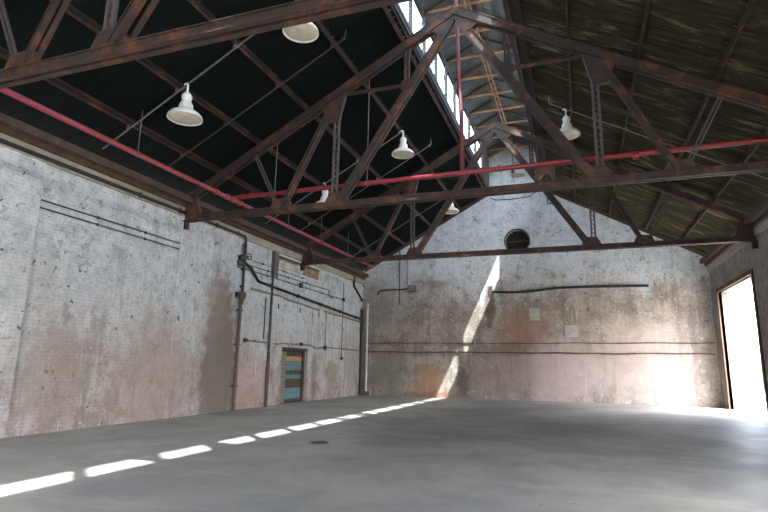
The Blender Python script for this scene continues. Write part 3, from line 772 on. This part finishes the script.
tag(obj('gable_wire', bm, 'darkgrey'), 'thin upright wire with small box on the monitor gable', 'wire')
for x, z, w, h, l in ((-2.05, 4.2, .26, .30, 'square pale plaster patch on the far wall below the dark pipe'), (-.35, 3.35, .30, .28, 'square pale plaster patch on the far wall nearest the right edge')):
    bm = BM(); box(bm, x-w, x+w, YF-.012, YF+.01, z-h, z+h); tag(obj('plaster_patch', bm, 'patch', bevel=.006), l, 'plaster patch', 'plaster patches')
# drain in the floor
t = thing('floor_drain', 'round dark iron drain cover set in the concrete floor', 'drain', (-5.22, 10.6, 0))
bm = BM(); lathe(bm, [(.20,-.01),(.20,.010),(.16,.010),(.16,-.01)], n=36); obj('rim', bm, 'darkgrey', t)
bm = BM()
for k in range(-4, 5):
    y = k*.034; hw = math.sqrt(.155**2-y*y); box(bm, -hw, hw, y-.010, y+.010, -.008, .008)
lathe(bm, [(.155,-.01),(.155,.002)], n=30); obj('grate', bm, 'black', t)

# ---------------------------------------------------------------- light
SUN = V((-1.0, .87, -2.17)).normalized()
sd = bpy.data.lights.new('sun', 'SUN'); sd.energy = 48.0; sd.angle = math.radians(.55); sd.color = (1.0, .95, .86)
so = bpy.data.objects.new('sun', sd); COL.objects.link(so); so.rotation_euler = SUN.to_track_quat('-Z', 'Y').to_euler()
w = bpy.data.worlds.new('sky'); S.world = w; w.use_nodes = True; nt = w.node_tree; nt.nodes.clear()
out = nt.nodes.new('ShaderNodeOutputWorld'); bg = nt.nodes.new('ShaderNodeBackground'); sky = nt.nodes.new('ShaderNodeTexSky')
sky.sky_type = 'NISHITA'; sky.sun_disc = False; sky.sun_elevation = math.radians(58); sky.sun_rotation = math.atan2(-SUN.x, -SUN.y); sky.dust_density = 4.0; sky.air_density = 1.0; sky.ozone_density = 1.0
hs = nt.nodes.new('ShaderNodeHueSaturation'); hs.inputs['Saturation'].default_value = .55
nt.links.new(sky.outputs[0], hs.inputs['Color']); nt.links.new(hs.outputs[0], bg.inputs[0]); bg.inputs[1].default_value = 4.6
nt.links.new(bg.outputs[0], out.inputs[0])
def portal(loc, normal, sx, sy):
    l = bpy.data.lights.new('daylight_portal', 'AREA'); l.shape = 'RECTANGLE'; l.size = sx; l.size_y = sy; l.cycles.is_portal = True
    o = bpy.data.objects.new('daylight_portal', l); COL.objects.link(o); o.location = loc
    o.rotation_euler = V(normal).to_track_quat('-Z', 'Z' if abs(normal[2]) < .5 else 'Y').to_euler()
portal((-5.1, YB-T-.05, 2.2), (0,1,0), 8.2, 4.4)
for a, b_, h in RD: portal((XR+T+.05, (a+b_)/2, h/2), (-1,0,0), b_-a, h)
portal((MR+.16, 11.5, 12.02), (-1,0,0), 28.9, 1.25); portal((ML-.16, 11.5, 12.02), (1,0,0), 28.9, 1.25)

# ---------------------------------------------------------------- camera
yaw, pitch, roll = .3379, .2002, .015
F = V((-math.sin(yaw)*math.cos(pitch), math.cos(yaw)*math.cos(pitch), math.sin(pitch)))
R = V((math.cos(yaw), math.sin(yaw), 0)); U = R.cross(F)
R2 = R*math.cos(roll)+U*math.sin(roll); U2 = U*math.cos(roll)-R*math.sin(roll)
cd = bpy.data.cameras.new('camera'); cam = bpy.data.objects.new('camera', cd); COL.objects.link(cam)
mw = Matrix((R2, U2, -F)).transposed().to_4x4(); mw.translation = V((0, 0, 1.6)); cam.matrix_world = mw
cd.sensor_fit = 'HORIZONTAL'; cd.sensor_width = 36; cd.lens = 36*538.04/768; cd.shift_x = -6/768; cd.clip_start = .05; cd.clip_end = 500
S.camera = cam
S.view_settings.view_transform = 'Standard'; S.view_settings.look = 'None'; S.view_settings.gamma = 1; S.view_settings.exposure = -0.12
S.view_settings.use_curve_mapping = False
c = S.cycles; c.max_bounces = 12; c.diffuse_bounces = 8; c.glossy_bounces = 4; c.transparent_max_bounces = 12; c.use_denoising = True; c.sample_clamp_indirect = 8; c.caustics_reflective = False; c.caustics_refractive = False
try: c.denoiser = 'OPENIMAGEDENOISE'; c.denoising_input_passes = 'RGB_ALBEDO_NORMAL'
except Exception: pass
